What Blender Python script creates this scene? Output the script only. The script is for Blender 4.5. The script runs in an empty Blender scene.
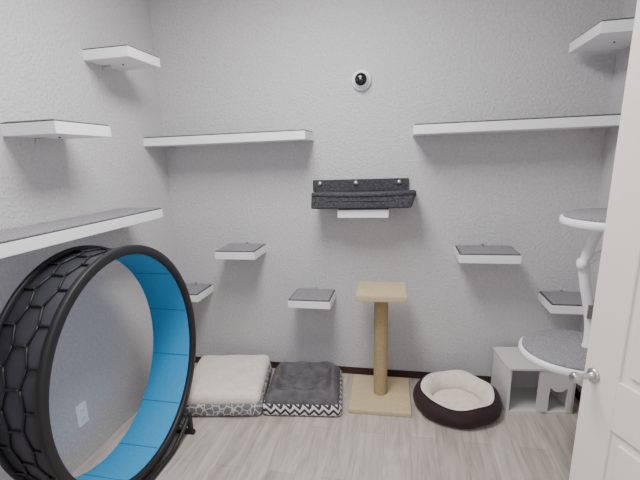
import bpy, bmesh, math, random
import numpy as np
from mathutils import Matrix, Vector
random.seed(4)
scene = bpy.context.scene
COL = scene.collection
W = 2.613      # room width  (x: left wall 0 -> right wall W)
NEAR = -2.42   # wall with the doorway
H = 2.56

# ------------------------------------------------------------ materials
def srgb(c):
    return tuple(((v/255)/12.92 if v/255 <= .04045 else ((v/255+.055)/1.055)**2.4) for v in c)+(1,)

def new_mat(name):
    m = bpy.data.materials.new(name); m.use_nodes = True
    nt = m.node_tree; b = nt.nodes['Principled BSDF']
    return m, nt, b

def mat(name, col, rough=.6, metal=0, var=.06, scale=30, bump=0, bscale=200, coat=0, sheen=0, spec=.5, bdist=.004):
    m, nt, b = new_mat(name)
    N, L = nt.nodes, nt.links
    tc = N.new('ShaderNodeTexCoord')
    n = N.new('ShaderNodeTexNoise'); n.inputs['Scale'].default_value = scale; n.inputs['Detail'].default_value = 4
    L.new(tc.outputs['Object'], n.inputs['Vector'])
    r = N.new('ShaderNodeValToRGB')
    c = srgb(col)
    r.color_ramp.elements[0].position = .3; r.color_ramp.elements[1].position = .7
    r.color_ramp.elements[0].color = tuple(max(0, v*(1-var)) for v in c[:3])+(1,)
    r.color_ramp.elements[1].color = tuple(min(1, v*(1+var)) for v in c[:3])+(1,)
    L.new(n.outputs['Fac'], r.inputs['Fac']); L.new(r.outputs['Color'], b.inputs['Base Color'])
    b.inputs['Roughness'].default_value = rough; b.inputs['Metallic'].default_value = metal
    b.inputs['Specular IOR Level'].default_value = spec
    if sheen:
        b.inputs['Sheen Weight'].default_value = sheen
    if coat: b.inputs['Coat Weight'].default_value = coat
    if bump:
        n2 = N.new('ShaderNodeTexNoise'); n2.inputs['Scale'].default_value = bscale; n2.inputs['Detail'].default_value = 3
        L.new(tc.outputs['Object'], n2.inputs['Vector'])
        bp = N.new('ShaderNodeBump'); bp.inputs['Strength'].default_value = bump; bp.inputs['Distance'].default_value = bdist
        L.new(n2.outputs['Fac'], bp.inputs['Height']); L.new(bp.outputs['Normal'], b.inputs['Normal'])
    return m

def math_node(nt, op, a, b=None):
    n = nt.nodes.new('ShaderNodeMath'); n.operation = op
    for i, v in enumerate((a, b)):
        if v is None: continue
        if isinstance(v, (int, float)): n.inputs[i].default_value = v
        else: nt.links.new(v, n.inputs[i])
    return n.outputs[0]

def chevron_mat():
    m, nt, b = new_mat('chevron_fabric')
    tc = nt.nodes.new('ShaderNodeTexCoord'); s = nt.nodes.new('ShaderNodeSeparateXYZ')
    nt.links.new(tc.outputs['Object'], s.inputs[0])
    u = math_node(nt, 'ADD', s.outputs[0], s.outputs[1])
    u = math_node(nt, 'MULTIPLY', u, 1/.056)
    fr = math_node(nt, 'PINGPONG', u, .5)
    z = math_node(nt, 'MULTIPLY', s.outputs[2], 1/.040)
    t = math_node(nt, 'ADD', z, math_node(nt, 'MULTIPLY', fr, 1.5))
    t = math_node(nt, 'FRACT', t)
    g = math_node(nt, 'GREATER_THAN', t, .5)
    mx = nt.nodes.new('ShaderNodeMixRGB'); nt.links.new(g, mx.inputs[0])
    mx.inputs[1].default_value = srgb((62, 60, 64)); mx.inputs[2].default_value = srgb((225, 222, 220))
    nt.links.new(mx.outputs[0], b.inputs['Base Color']); b.inputs['Roughness'].default_value = .9
    return m

def floral_mat():
    m, nt, b = new_mat('grey_floral_fabric')
    tc = nt.nodes.new('ShaderNodeTexCoord')
    v = nt.nodes.new('ShaderNodeTexVoronoi'); v.inputs['Scale'].default_value = 26; v.feature = 'DISTANCE_TO_EDGE'
    nt.links.new(tc.outputs['Object'], v.inputs['Vector'])
    r = nt.nodes.new('ShaderNodeValToRGB'); r.color_ramp.elements[0].position = .03; r.color_ramp.elements[1].position = .09
    r.color_ramp.elements[0].color = srgb((205, 203, 203)); r.color_ramp.elements[1].color = srgb((118, 116, 120))
    nt.links.new(v.outputs['Distance'], r.inputs['Fac']); nt.links.new(r.outputs['Color'], b.inputs['Base Color'])
    b.inputs['Roughness'].default_value = .9
    return m

def floor_mat():
    m, nt, b = new_mat('vinyl_plank_floor')
    N, L = nt.nodes, nt.links
    tc = N.new('ShaderNodeTexCoord'); mp = N.new('ShaderNodeMapping')
    mp.inputs['Rotation'].default_value = (0, 0, math.radians(90))
    L.new(tc.outputs['Object'], mp.inputs['Vector'])
    br = N.new('ShaderNodeTexBrick'); br.offset = .37; br.offset_frequency = 2
    br.inputs['Scale'].default_value = 1; br.inputs['Brick Width'].default_value = 1.05; br.inputs['Row Height'].default_value = .135
    br.inputs['Mortar Size'].default_value = .0010; br.inputs['Mortar Smooth'].default_value = .3
    br.inputs['Color1'].default_value = srgb((203, 193, 186)); br.inputs['Color2'].default_value = srgb((184, 173, 166))
    br.inputs['Mortar'].default_value = srgb((140, 130, 123))
    L.new(mp.outputs[0], br.inputs['Vector'])
    mp2 = N.new('ShaderNodeMapping'); mp2.inputs['Scale'].default_value = (26, 2.6, 1)
    L.new(tc.outputs['Object'], mp2.inputs['Vector'])
    n = N.new('ShaderNodeTexNoise'); n.inputs['Scale'].default_value = 1; n.inputs['Detail'].default_value = 8; n.inputs['Roughness'].default_value = .65
    n.inputs['Distortion'].default_value = .6
    L.new(mp2.outputs[0], n.inputs['Vector'])
    r = N.new('ShaderNodeValToRGB'); r.color_ramp.elements[0].position = .34; r.color_ramp.elements[1].position = .62
    r.color_ramp.elements[0].color = (.58, .56, .54, 1); r.color_ramp.elements[1].color = (1.06, 1.06, 1.06, 1)
    L.new(n.outputs['Fac'], r.inputs['Fac'])
    mx = N.new('ShaderNodeMixRGB'); mx.blend_type = 'MULTIPLY'; mx.inputs[0].default_value = .8
    L.new(br.outputs['Color'], mx.inputs[1]); L.new(r.outputs['Color'], mx.inputs[2])
    L.new(mx.outputs[0], b.inputs['Base Color'])
    b.inputs['Roughness'].default_value = .36
    bp = N.new('ShaderNodeBump'); bp.inputs['Strength'].default_value = .12; bp.inputs['Distance'].default_value = .002
    L.new(n.outputs['Fac'], bp.inputs['Height']); L.new(bp.outputs['Normal'], b.inputs['Normal'])
    return m

M = {}
M['wall'] = mat('painted_drywall', (201, 200, 203), .6, var=.09, scale=70, bump=1.0, bscale=75, bdist=.006)
M['ceil'] = mat('ceiling_paint', (235, 234, 230), .9, var=.01)
M['floor'] = floor_mat()
M['base'] = mat('brown_vinyl_baseboard', (62, 36, 30), .5)
M['white'] = mat('white_melamine', (248, 248, 252), .4, var=.01)
M['door'] = mat('door_paint', (236, 229, 220), .45, var=.01)
M['carpet'] = mat('grey_carpet', (140, 139, 144), .95, var=.35, scale=160, bump=.6, bscale=350)
M['cedge'] = mat('carpet_edge', (84, 82, 86), .95, var=.3, scale=160)
M['char'] = mat('charcoal_carpet', (70, 70, 75), .95, var=.8, scale=150, bump=1, bscale=220)
M['black'] = mat('black_plastic', (28, 28, 32), .5, var=.05)
M['drum'] = mat('dark_plastic_shell', (58, 58, 66), .5, var=.1)
M['blue'] = mat('blue_foam_tread', (48, 152, 208), .75, var=.05, scale=60, bump=.3, bscale=400)
M['blue2'] = mat('blue_tread_seam', (30, 115, 165), .8)
M['fleece'] = mat('cream_fleece', (240, 230, 217), .95, var=.08, scale=40, bump=.9, bscale=90, sheen=.3)
M['floral'] = floral_mat()
M['chev'] = chevron_mat()
M['velvet'] = mat('grey_plush', (100, 98, 102), .95, var=.25, scale=18, bump=.5, bscale=120, spec=.1)
M['brown'] = mat('dark_brown_suede', (44, 23, 24), .85, var=.1, sheen=.05)
M['sisal'] = mat('sisal_rope', (186, 164, 124), .9, var=.15, scale=120, bump=.6, bscale=300)
M['plush'] = mat('beige_plush', (204, 184, 148), .95, var=.1, scale=80, bump=.6, bscale=220)
M['metal'] = mat('brushed_metal', (190, 188, 185), .3, metal=1, var=.04)
M['lens'] = mat('lens_black', (12, 12, 14), .12, var=0, coat=.5)
M['dark'] = mat('dark_screw', (50, 48, 48), .5)
M['boxw'] = mat('off_white_laminate', (220, 219, 218), .4, var=.01)

# ------------------------------------------------------------ mesh builder
class Build:
    def __init__(s, name, loc=(0, 0, 0), rot=(0, 0, 0)):
        s.name, s.loc, s.rot = name, loc, rot; s.bm = bmesh.new(); s.mats = []
    def mi(s, key):
        if key not in s.mats: s.mats.append(key)
        return s.mats.index(key)
    def add(s, bm, key, smooth=False, mtx=None):
        if mtx is not None: bmesh.ops.transform(bm, matrix=mtx, verts=bm.verts)
        i = s.mi(key)
        for f in bm.faces: f.material_index = i; f.smooth = smooth
        me = bpy.data.meshes.new('t'); bm.to_mesh(me); bm.free(); s.bm.from_mesh(me); bpy.data.meshes.remove(me)
    def box(s, x0, x1, y0, y1, z0, z1, key, bev=.003, mtx=None, seg=2):
        bm = bmesh.new(); bmesh.ops.create_cube(bm, size=1)
        for v in bm.verts:
            v.co = Vector(((x0+x1)/2+v.co.x*(x1-x0), (y0+y1)/2+v.co.y*(y1-y0), (z0+z1)/2+v.co.z*(z1-z0)))
        if bev: bmesh.ops.bevel(bm, geom=bm.edges[:], offset=bev, segments=seg, affect='EDGES', profile=.7)
        s.add(bm, key, False, mtx)
    def prism(s, pts, z0, z1, key, bev=.003, mtx=None, smooth=False):
        bm = bmesh.new(); vs = [bm.verts.new((p[0], p[1], z0)) for p in pts]
        f = bm.faces.new(vs); r = bmesh.ops.extrude_face_region(bm, geom=[f])
        for v in r['geom']:
            if isinstance(v, bmesh.types.BMVert): v.co.z = z1
        bmesh.ops.recalc_face_normals(bm, faces=bm.faces)
        if bev:
            es = [e for e in bm.edges if abs(e.verts[0].co.z-e.verts[1].co.z) < 1e-6]
            bmesh.ops.bevel(bm, geom=es, offset=bev, segments=2, affect='EDGES', profile=.7)
        s.add(bm, key, smooth, mtx)
    def lathe(s, prof, key, n=96, mtx=None, closed=False, smooth=True):
        """prof list (r,z) revolved about z"""
        bm = bmesh.new(); rings = []
        for r, z in prof:
            if r < 1e-5: rings.append([bm.verts.new((0, 0, z))])
            else: rings.append([bm.verts.new((r*math.cos(2*math.pi*i/n), r*math.sin(2*math.pi*i/n), z)) for i in range(n)])
        pairs = list(zip(rings[:-1], rings[1:]))
        if closed: pairs.append((rings[-1], rings[0]))
        for a, b in pairs:
            for i in range(n):
                j = (i+1) % n
                if len(a) == 1 and len(b) == 1: continue
                if len(a) == 1: bm.faces.new((a[0], b[i], b[j]))
                elif len(b) == 1: bm.faces.new((a[i], b[0], a[j]))
                else: bm.faces.new((a[i], b[i], b[j], a[j]))
        bmesh.ops.recalc_face_normals(bm, faces=bm.faces)
        s.add(bm, key, smooth, mtx)
    def tube(s, path, rad, key, n=14, mtx=None):
        bm = bmesh.new(); P = [Vector(p) for p in path]; rings = []
        if not hasattr(rad, '__len__'): rad = [rad]*len(P)
        for i, p in enumerate(P):
            t = (P[min(i+1, len(P)-1)]-P[max(i-1, 0)]).normalized()
            ref = Vector((0, 0, 1)) if abs(t.z) < .9 else Vector((0, 1, 0))
            a = t.cross(ref).normalized(); b = t.cross(a)
            if i:
                pa = prev_a - t*prev_a.dot(t)
                a = pa.normalized(); b = t.cross(a)
            prev_a = a
            rings.append([bm.verts.new(p+rad[i]*(a*math.cos(2*math.pi*k/n)+b*math.sin(2*math.pi*k/n))) for k in range(n)])
        for a, b in zip(rings[:-1], rings[1:]):
            for i in range(n): bm.faces.new((a[i], a[(i+1) % n], b[(i+1) % n], b[i]))
        bm.faces.new(rings[0]); bm.faces.new(rings[-1])
        bmesh.ops.recalc_face_normals(bm, faces=bm.faces)
        s.add(bm, key, True, mtx)
    def rbox(s, w, d, h, rad, key, n=36, zoff=0, fn=None, mtx=None):
        """rounded soft box, centred in xy, bottom at zoff"""
        bm = bmesh.new(); bmesh.ops.create_cube(bm, size=2)
        bmesh.ops.subdivide_edges(bm, edges=bm.edges[:], cuts=n, use_grid_fill=True)
        hx, hy, hz = w/2, d/2, h/2
        for v in bm.verts:
            p = Vector((v.co.x*hx, v.co.y*hy, v.co.z*hz))
            c = Vector((max(-hx+rad, min(hx-rad, p.x)), max(-hy+rad, min(hy-rad, p.y)), max(-hz+min(rad, hz), min(hz-min(rad, hz), p.z))))
            dv = p-c
            if dv.length > 1e-9:
                dv2 = Vector((dv.x/rad, dv.y/rad, dv.z/min(rad, hz)))
                mxn = max(abs(dv2.x), abs(dv2.y), abs(dv2.z)); k = mxn/dv2.length
                p = c+Vector((dv2.x*k*rad, dv2.y*k*rad, dv2.z*k*min(rad, hz)))
            if fn: p = fn(p, hx, hy, hz)
            v.co = p+Vector((0, 0, hz+zoff))
        s.add(bm, key, True, mtx)
    def finish(s):
        me = bpy.data.meshes.new(s.name); s.bm.to_mesh(me); s.bm.free()
        for k in s.mats: me.materials.append(M[k])
        o = bpy.data.objects.new(s.name, me); o.location = s.loc; o.rotation_euler = s.rot
        COL.objects.link(o); return o

# ------------------------------------------------------------ room
def simple(name, x0, x1, y0, y1, z0, z1, key, bev=0):
    b = Build(name); b.box(x0, x1, y0, y1, z0, z1, key, bev); return b.finish()
T = .1
simple('floor', -T, W+T, -3.6, T, -.08, 0, 'floor')
simple('ceiling', -T, W+T, -3.6, T, H, H+.08, 'ceil')
simple('wall_back', -T, W+T, 0, T, 0, H, 'wall')
simple('wall_left', -T, 0, NEAR-.1, 0, 0, H, 'wall')
simple('wall_right', W, W+T, NEAR-.1, 0, 0, H, 'wall')
OX0, OX1 = 1.05, 2.44
wf = Build('wall_front')
wf.box(0, OX0, NEAR-.1, NEAR, 0, H, 'wall', 0)
wf.box(OX1, W, NEAR-.1, NEAR, 0, H, 'wall', 0)
wf.box(OX0, OX1, NEAR-.1, NEAR, 2.02, H, 'wall', 0)
wf.finish()
simple('baseboard_back', 0.006, W-.006, -.006, 0, 0, .05, 'base', .0015)
simple('baseboard_right', W-.006, W, NEAR, 0, 0, .05, 'base', .0015)

# ------------------------------------------------------------ shelves
def shelf(x0, x1, y0, y1, ztop, th=.046, wall='back', screws=True):
    b = Build('wall_shelf')
    b.box(x0, x1, y0, y1, ztop-th, ztop, 'white', .0025)
    e = .003
    cx0, cx1, cy0, cy1 = x0+e, x1-e, y0+e, y1-.002
    if wall == 'left': cx0, cy1 = x0+.002, y1-e
    if wall == 'right': cx1, cy1 = x1-.002, y1-e
    b.box(cx0, cx1, cy0, cy1, ztop-.001, ztop+.005, 'cedge', .001)
    b.box(cx0+.008, cx1-.008, cy0+.008, cy1-.001, ztop+.001, ztop+.009, 'carpet', .003)
    if screws:   # L-bracket and screw
        if wall == 'back':
            mx = (x0+x1)/2
            if x1-x0 < .5:
                b.box(mx-.006, mx+.006, y1-.020, y1-.001, ztop+.005, ztop+.012, 'metal', .001)
                b.box(mx-.006, mx+.006, y1-.004, y1-.0005, ztop+.005, ztop+.020, 'metal', .001)
            for sx in (x0+.07, x1-.07):
                b.box(sx-.006, sx+.006, y1-.05, y1-.001, ztop-th-.003, ztop-th+.001, 'metal', .001)
                b.box(sx-.006, sx+.006, y1-.004, y1-.0005, ztop-th-.018, ztop-th+.001, 'metal', .001)
        else:
            s = 1 if wall == 'left' else -1
            xw = x0 if wall == 'left' else x1
            my = (y0+y1)/2
            xa, xb = sorted((xw+s*.001, xw+s*.05))
            b.box(xa, xb, my-.006, my+.006, ztop-th-.003, ztop-th+.001, 'metal', .001)
            xa, xb = sorted((xw+s*.0005, xw+s*.004))
            b.box(xa, xb, my-.006, my+.006, ztop-th-.018, ztop-th+.001, 'metal', .001)
            b.lathe([(0, 0), (.004, .001), (.005, .004), (0, .007)], 'dark', 16,
                    Matrix.Translation((xw+s*.12, my, ztop-th-.006)))
    return b.finish()
shelf(.0, 1.010, -.2515, 0, 1.606)
shelf(1.60, W, -.2515, 0, 1.606)
shelf(.40, .666, -.25, 0, .905)
shelf(.865, 1.133, -.25, 0, .600)
shelf(1.868, 2.19, -.25, 0, .905)
shelf(2.365, W, -.25, 0, .628)
shelf(0, .255, -.25, 0, .612)
shelf(0, .2515, -2.10, -.55, 1.211, wall='left')
shelf(0, .2515, -1.25, -.9135, 1.624, wall='left')
shelf(0, .2515, -.694, -.401, 2.004, wall='left')
shelf(W-.2515, W, -.464, -.08, 1.975, wall='right')

# ------------------------------------------------------------ plush wall perch + its shelf
b = Build('cat_wall_perch')
b.box(1.00, 1.585, -.022, -.0005, 1.25, 1.322, 'char', .005)
for x in (1.045, 1.27, 1.53):
    b.lathe([(0, 0), (.016, 0), (.016, .004), (.008, .009), (0, .009)], 'metal', 24,
            Matrix.Translation((x, -.021, 1.298)) @ Matrix.Rotation(math.radians(90), 4, 'X'))
def sag(p, hx, hy, hz):
    q = p.copy()
    if p.z > 0: q.z -= .006*(1-(q.x/hx)**2)
    q.x += .014*(q.z/hz)*(1 if q.x > 0 else .2)*abs(q.x/hx)
    return q
b.rbox(.585, .235, .088, .012, 'char', 30, 0, sag, Matrix.Translation((1.322, -.125, 1.166)))
b.tube([(1.035, -.232, 1.248), (1.20, -.236, 1.245), (1.32, -.236, 1.244), (1.45, -.236, 1.245), (1.625, -.232, 1.249)], .014, 'char')
b.finish()
shelf(1.182, 1.475, -.22, 0, 1.158, screws=False)

# ------------------------------------------------------------ security camera
b = Build('security_camera')
Mx = Matrix.Translation((1.303, 0, 1.882)) @ Matrix.Rotation(math.radians(90), 4, 'X')
b.lathe([(0, 0), (.052, 0), (.056, .004), (.056, .018), (.050, .026), (.030, .028), (0, .028)], 'white', 48, Mx)
b.lathe([(.044, .024), (.043, .040), (.038, .052), (.034, .056), (0, .056)], 'white', 48, Mx)
b.lathe([(.035, .0555), (.034, .061), (.024, .069), (.012, .073), (0, .074)], 'lens', 40, Mx)
b.lathe([(0, .073), (.006, .0735), (.006, .076), (0, .077)], 'metal', 20, Mx)
b.finish()

# ------------------------------------------------------------ exercise wheel
CW = Vector((.411, -1.172, .575)); R = .545; WD = .255
b = Build('cat_exercise_wheel', loc=CW, rot=(0, 0, math.radians(-1)))
RX = Matrix.Rotation(math.radians(90), 4, 'Y')   # local z -> world x
def ring(z0, z1, r0, r1, key, n=160):
    e = .004
    b.lathe([(r0, z0+e), (r0+e, z0), (r1-e, z0), (r1, z0+e), (r1, z1-e), (r1-e, z1), (r0+e, z1), (r0, z1-e)], key, n, RX, closed=True)
ring(-.026, 0, R-.040, R, 'black')
ring(-WD, -WD+.020, R-.034, R-.004, 'black')
ring(-WD+.02, -.012, R-.030, R-.024, 'drum')
ring(-WD+.001, -.022, R-.040, R-.029, 'blue')
for k in range(12):
    a = 2*math.pi*(k+.35)/12
    mm = Matrix.Rotation(a, 4, 'X') @ Matrix.Translation((0, 0, R-.0405))
    b.box(-WD+.006, -.028, -.002, .002, -.001, .002, 'blue2', 0, mm)
# outer lattice of hexagon-like struts
NR = 22; seg = 2*math.pi/NR
rr = R-.019
def strut(a0, x0, a1, x1):
    p = [(x0+(x1-x0)*t/3, -rr*math.sin(a0+(a1-a0)*t/3), rr*math.cos(a0+(a1-a0)*t/3)) for t in range(4)]
    b.tube(p, .0048, 'black', 8)
xa, xm1, xm2, xb = -.016, -.085, -.165, -WD+.012
for k in range(NR):
    a = seg*k
    strut(a, xa, a, xm1)
    strut(a, xm1, a+seg/2, xm1-.02); strut(a, xm1, a-seg/2, xm1-.02)
    strut(a+seg/2, xm1-.02, a+seg/2, xm2)
    strut(a+seg/2, xm2, a, xm2-.02); strut(a+seg/2, xm2, a+seg, xm2-.02)
    strut(a, xm2-.02, a, xb)
zf = -CW.z
for x in (-.013, -WD+.012):
    pts = []
    for i in range(25):
        y = -.34+.68*i/24
        zz = -math.sqrt(max((R+.028)**2-y*y, 0))
        pts.append((x+(.028 if x > -.1 else -.026), y, max(zz, zf+.018)))
    b.tube(pts, .012, 'black', 12)
    for sy in (-1, 1):
        y = sy*.27
        zc = -math.sqrt((R+.016)**2-y*y)
        b.lathe([(0, -.03), (.016, -.03), (.016, .03), (0, .03)], 'black', 24, Matrix.Translation((x, y, zc)) @ RX)
for sy in (-1, 1):
    y = sy*.34
    b.box(-WD-.03, .04, y-.014, y+.014, zf, zf+.022, 'black', .006)
    b.box(.006, .028, y-.014, y+.014, zf+.01, zf+.125, 'black', .008)
    b.box(-WD-.028, -WD-.006, y-.014, y+.014, zf+.01, zf+.125, 'black', .008)
b.finish()

# ------------------------------------------------------------ beds
def puff(amount, pw=4):
    def f(p, hx, hy, hz):
        q = p.copy()
        k = max(0, 1-abs(p.x/hx)**pw)*max(0, 1-abs(p.y/hy)**pw)
        q.z += amount*k*(1 if p.z > 0 else 0)
        q.z += .004*math.sin(p.x*31+1)*math.sin(p.y*27)*(1 if p.z > 0 else 0)
        return q
    return f
b = Build('cat_bed', loc=(.478, -.385, 0), rot=(0, 0, math.radians(10)))
b.rbox(.51, .58, .09, .035, 'floral', 28, 0, puff(.0))
b.rbox(.492, .557, .085, .040, 'fleece', 40, .062, puff(.014))
b.finish()

def tuft(p, hx, hy, hz):
    q = p.copy()
    if p.z > 0:
        X_, Y_ = p.x/hx, p.y/hy
        m = (X_**8+Y_**8)**(1/8)
        rim = math.exp(-((m-.80)/.12)**2)
        q.z += .040*rim
        w_ = max(0, min(1, (.72-m)/.15))
        q.z += w_*(.014*abs(math.sin(math.pi*(X_+.33)/.33*.5))*abs(math.sin(math.pi*(Y_+.33)/.33*.5)) - .006)
        for tx in (-.33, 0, .33):
            for ty in (-.33, 0, .33):
                q.z -= .012*math.exp(-((X_-tx)**2+(Y_-ty)**2)/.010)
        q.z += .005*math.sin(9*X_+3*Y_)*rim
    return q
b = Build('cat_bed', loc=(.978, -.345, 0), rot=(0, 0, math.radians(7)))
b.rbox(.465, .485, .085, .03, 'chev', 28, 0, puff(0))
b.rbox(.44, .46, .06, .03, 'velvet', 80, .047, tuft)
b.finish()

# round donut bed
b = Build('round_cat_bed', loc=(1.888, -.330, 0))
Ro = .247
out = [(0, .0), (Ro-.05, 0)]
for i in range(15):
    a = -math.pi/2+math.pi*i/14*.93
    out.append((Ro-.055+.055*math.cos(a), .060+.060*math.sin(a)))
b.lathe(out, 'brown', 96)
inn = []
for i in range(20):
    a = math.pi*.43+math.pi*i/19*.75
    inn.append((Ro-.055+.050*math.cos(a), .062+.062*math.sin(a)))
inn += [(.143, .030), (.138, .040), (.125, .050), (.10, .056), (.05, .060), (0, .061)]
b.lathe(inn, 'fleece', 96)
b.lathe([(Ro-.038+.006*math.cos(t), .113+.006*math.sin(t)) for t in [2*math.pi*i/10 for i in range(10)]], 'brown', 96, closed=True)
o = b.finish()
for v in o.data.vertices:
    th = math.atan2(v.co.y, v.co.x); r = math.hypot(v.co.x, v.co.y)
    if r > .12:
        v.co.z *= 1+.05*math.sin(5*th+1)+.16*math.sin(th)*(r/Ro)
        k = 1+.012*math.sin(7*th-1)
        v.co.x *= k; v.co.y *= k

# ------------------------------------------------------------ scratching post
b = Build('cat_scratching_post', loc=(1.443, -.275, 0), rot=(0, 0, math.radians(1.5)))
b.box(-.182, .182, -.215, .215, 0, .028, 'plush', .008)
prof = [(0, .02)]; z = .028
while z < .670:
    prof += [(.038, z), (.0415, z+.0025), (.0415, z+.005), (.038, z+.0075)]; z += .0085
prof += [(0, .671)]
b.lathe(prof, 'sisal', 32)
b.box(-.142, .142, -.150, .150, .668, .706, 'plush', .010)
b.finish()

# ------------------------------------------------------------ enclosure box with arched hole
b = Build('litter_box_enclosure', loc=(2.160, -.348, 0), rot=(0, 0, math.radians(7)))
bw, bd, bh, t = .36, .285, .285, .014
b.box(0, t, 0, bd, 0, bh-t, 'boxw', .002)
b.box(bw-t, bw, 0, bd, 0, bh-t, 'boxw', .002)
b.box(0, bw, bd-t, bd, 0, bh-t, 'boxw', .002)
b.box(-.006, bw+.004, -.006, bd, bh-t, bh, 'boxw', .003)
b.box(t, bw-t, 0, bd-t, 0, t, 'boxw', .001)
px0, px1 = .165, bw
hx0, hx1, hz = .225, .325, .12
RXf = Matrix.Translation((0, t, 0)) @ Matrix.Rotation(math.radians(90), 4, 'X')
outline = [(px0, 0), (hx0, 0), (hx0, hz)]
outline += [(hx0+.004, hz+.045), (hx0+.030, hz+.022), (hx1-.030, hz+.022), (hx1-.004, hz+.045)]
outline += [(hx1, hz), (hx1, 0), (px1, 0), (px1, bh-t), (px0, bh-t)]
b.prism(outline, 0, t, 'boxw', 0, RXf)
b.finish()

# ------------------------------------------------------------ outlet
b = Build('electrical_outlet', loc=(0, -1.11, .25))
b.box(0, .006, -.036, .036, -.058, .058, 'white', .003)
for z in (-.022, .022):
    b.box(.004, .009, -.016, .016, z-.014, z+.014, 'white', .003)
    for y in (-.006, .006):
        b.box(.0085, .0094, y-.001, y+.001, z-.004, z+.006, 'dark', 0)
b.finish()

# ------------------------------------------------------------ wall mounted cat tree
b = Build('wall_mounted_cat_tree')
def perch(cx, cy, z, r):
    mt = Matrix.Translation((cx, cy, z))
    b.lathe([(0, -.034), (r-.012, -.034), (r, -.026), (r, -.004), (r-.006, 0), (0, 0)], 'white', 80, mt)
    b.lathe([(0, .0), (r-.012, .0), (r-.012, .008), (r-.018, .012), (0, .012)], 'carpet', 80, mt)
perch(2.385, -.86, 1.195, .215); perch(2.285, -.85, .630, .219)
def spline(pts, n=10):
    P = [Vector(p) for p in pts]; P = [P[0]]+P+[P[-1]]; o = []
    for i in range(1, len(P)-2):
        for k in range(n):
            t = k/n
            o.append(.5*((2*P[i])+(-P[i-1]+P[i+1])*t+(2*P[i-1]-5*P[i]+4*P[i+1]-P[i+2])*t*t+(-P[i-1]+3*P[i]-3*P[i+1]+P[i+2])*t**3))
    o.append(P[-2]); return o
b.tube(spline([(2.325, -.82, 1.165), (2.30, -.82, 1.08), (2.285, -.82, 1.0), (2.295, -.82, .92), (2.315, -.82, .84), (2.335, -.82, .74), (2.335, -.83, .66), (2.32, -.84, .61)]), .020, 'white')
b.lathe([(0, -.02), (.022, -.014), (.026, 0), (.022, .014), (0, .02)], 'white', 24, Matrix.Translation((2.272, -.83, 1.0)) @ RX)
b.box(2.312, 2.352, -.848, -.835, .77, .83, 'metal', .003)
b.tube(spline([(2.255, -.84, .60), (2.27, -.84, .54), (2.32, -.82, .48), (2.40, -.80, .44), (W-.01, -.79, .41)]), .019, 'white')
b.box(2.245, 2.285, -.862, -.850, .53, .58, 'metal', .003)
b.tube(spline([(2.288, -.82, 1.0), (2.36, -.81, 1.05), (2.48, -.80, 1.09), (W-.01, -.80, 1.10)]), .016, 'white')
b.box(W-.02, W-.0005, -.85, -.75, .36, 1.19, 'white', .006)
b.tube([(W-.01, -.8, 1.150), (2.35, -.82, 1.162)], .013, 'white')
b.tube([(W-.01, -.8, .58), (2.28, -.83, .598)], .013, 'white')
b.finish()

# ------------------------------------------------------------ door (open into the room)
free = Vector((2.07, -1.50)); hinge = Vector((2.40, NEAR+.05))
dl = (hinge-free).length; ang = math.atan2(free.y-hinge.y, free.x-hinge.x)
b = Build('door_1', loc=(hinge.x, hinge.y, .01), rot=(0, 0, ang))
t = .036; DH = 1.98
b.box(0, dl, -t, 0, 0, DH, 'door', .002)
for side in (1, -1):
    y0, y1 = (0, .007) if side > 0 else (-t-.007, -t)
    def pc(x0, x1, z0, z1, bev=.0025): b.box(x0, x1, y0, y1, z0, z1, 'door', bev)
    st = .11
    pc(0, st, 0, DH); pc(dl-st, dl, 0, DH)
    mid = dl/2
    for z0, z1 in ((0, .20), (.72, .86), (1.48, 1.60), (DH-.12, DH)): pc(st, dl-st, z0, z1)
    pc(mid-.05, mid+.05, .2, DH-.12)
    for x0, x1 in ((st, mid-.05), (mid+.05, dl-st)):
        for z0, z1 in ((.20, .72), (.86, 1.48), (1.60, DH-.12)):
            pc(x0+.028, x1-.028, z0+.028, z1-.028)
b.box(dl-.0005, dl+.0015, -.029, -.008, .76, .86, 'metal', .0007)
b.box(dl, dl+.009, -.025, -.012, .80, .822, 'metal', .002)
b.box(dl-.0005, dl+.003, -.029, -.006, .945, .985, 'dark', .001)
hxp = dl-.034
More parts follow.
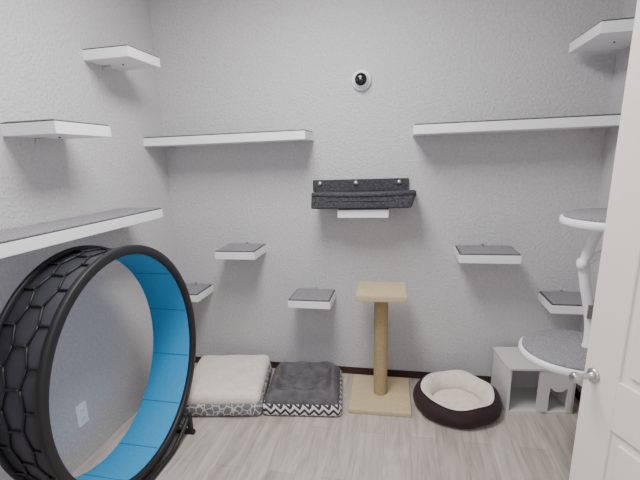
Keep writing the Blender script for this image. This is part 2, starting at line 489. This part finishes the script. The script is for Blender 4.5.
for side in (1, -1):
    yb = .007 if side > 0 else -t-.007
    R1 = Matrix.Translation((hxp, yb, .84)) @ Matrix.Rotation(math.radians(-90*side), 4, 'X')
    b.lathe([(0, 0), (.021, 0), (.021, .004), (.015, .008), (.0085, .010), (.0085, .040), (.011, .046), (.0145, .052), (.0145, .062), (.010, .067), (0, .068)], 'metal', 40, R1)
b.finish()
tr = Build('trim_1')
tr.box(OX0-.06, OX0, NEAR, NEAR+.015, 0, 2.08, 'door', .003)
tr.box(OX1, OX1+.06, NEAR, NEAR+.015, 0, 2.08, 'door', .003)
tr.box(OX0, OX1, NEAR, NEAR+.015, 2.02, 2.08, 'door', .003)
tr.finish()

# ------------------------------------------------------------ lights
def area(name, loc, size, power, col, rot=(0, 0, 0), sy=None):
    l = bpy.data.lights.new(name, 'AREA'); l.energy = power; l.color = col; l.size = size
    if sy: l.shape = 'RECTANGLE'; l.size_y = sy
    o = bpy.data.objects.new(name, l); o.location = loc; o.rotation_euler = rot; COL.objects.link(o)
area('ceiling_light', (1.1, -1.3, H-.02), .55, 50, (1, .98, .955), sy=1.0)
area('front_fill_light', (1.5, -3.2, H-.05), .8, 26, (.92, .95, 1))  # fill added beyond the doorway to brighten front faces, no known lamp
w = bpy.data.worlds.new('world'); scene.world = w; w.use_nodes = True
w.node_tree.nodes['Background'].inputs[0].default_value = (.86, .90, 1, 1)
w.node_tree.nodes['Background'].inputs[1].default_value = .95

# ------------------------------------------------------------ camera
yaw, pit, rol = -.2239, .2585, -.0347
F = Vector((math.sin(yaw)*math.cos(pit), math.cos(yaw)*math.cos(pit), -math.sin(pit)))
r0 = Vector((math.cos(yaw), -math.sin(yaw), 0)); u0 = r0.cross(F)
r = r0*math.cos(rol)+u0*math.sin(rol); u = -r0*math.sin(rol)+u0*math.cos(rol)
cd = bpy.data.cameras.new('camera'); cd.sensor_width = 36; cd.lens = 437.95/640*36
cd.shift_x = (320-304.42)/640; cd.shift_y = (275.28-240)/640; cd.clip_start = .02
co = bpy.data.objects.new('camera', cd); COL.objects.link(co)
m = Matrix((r, u, -F)).transposed().to_4x4(); m.translation = (1.5511, -2.7678, 1.45)
co.matrix_world = m
scene.camera = co
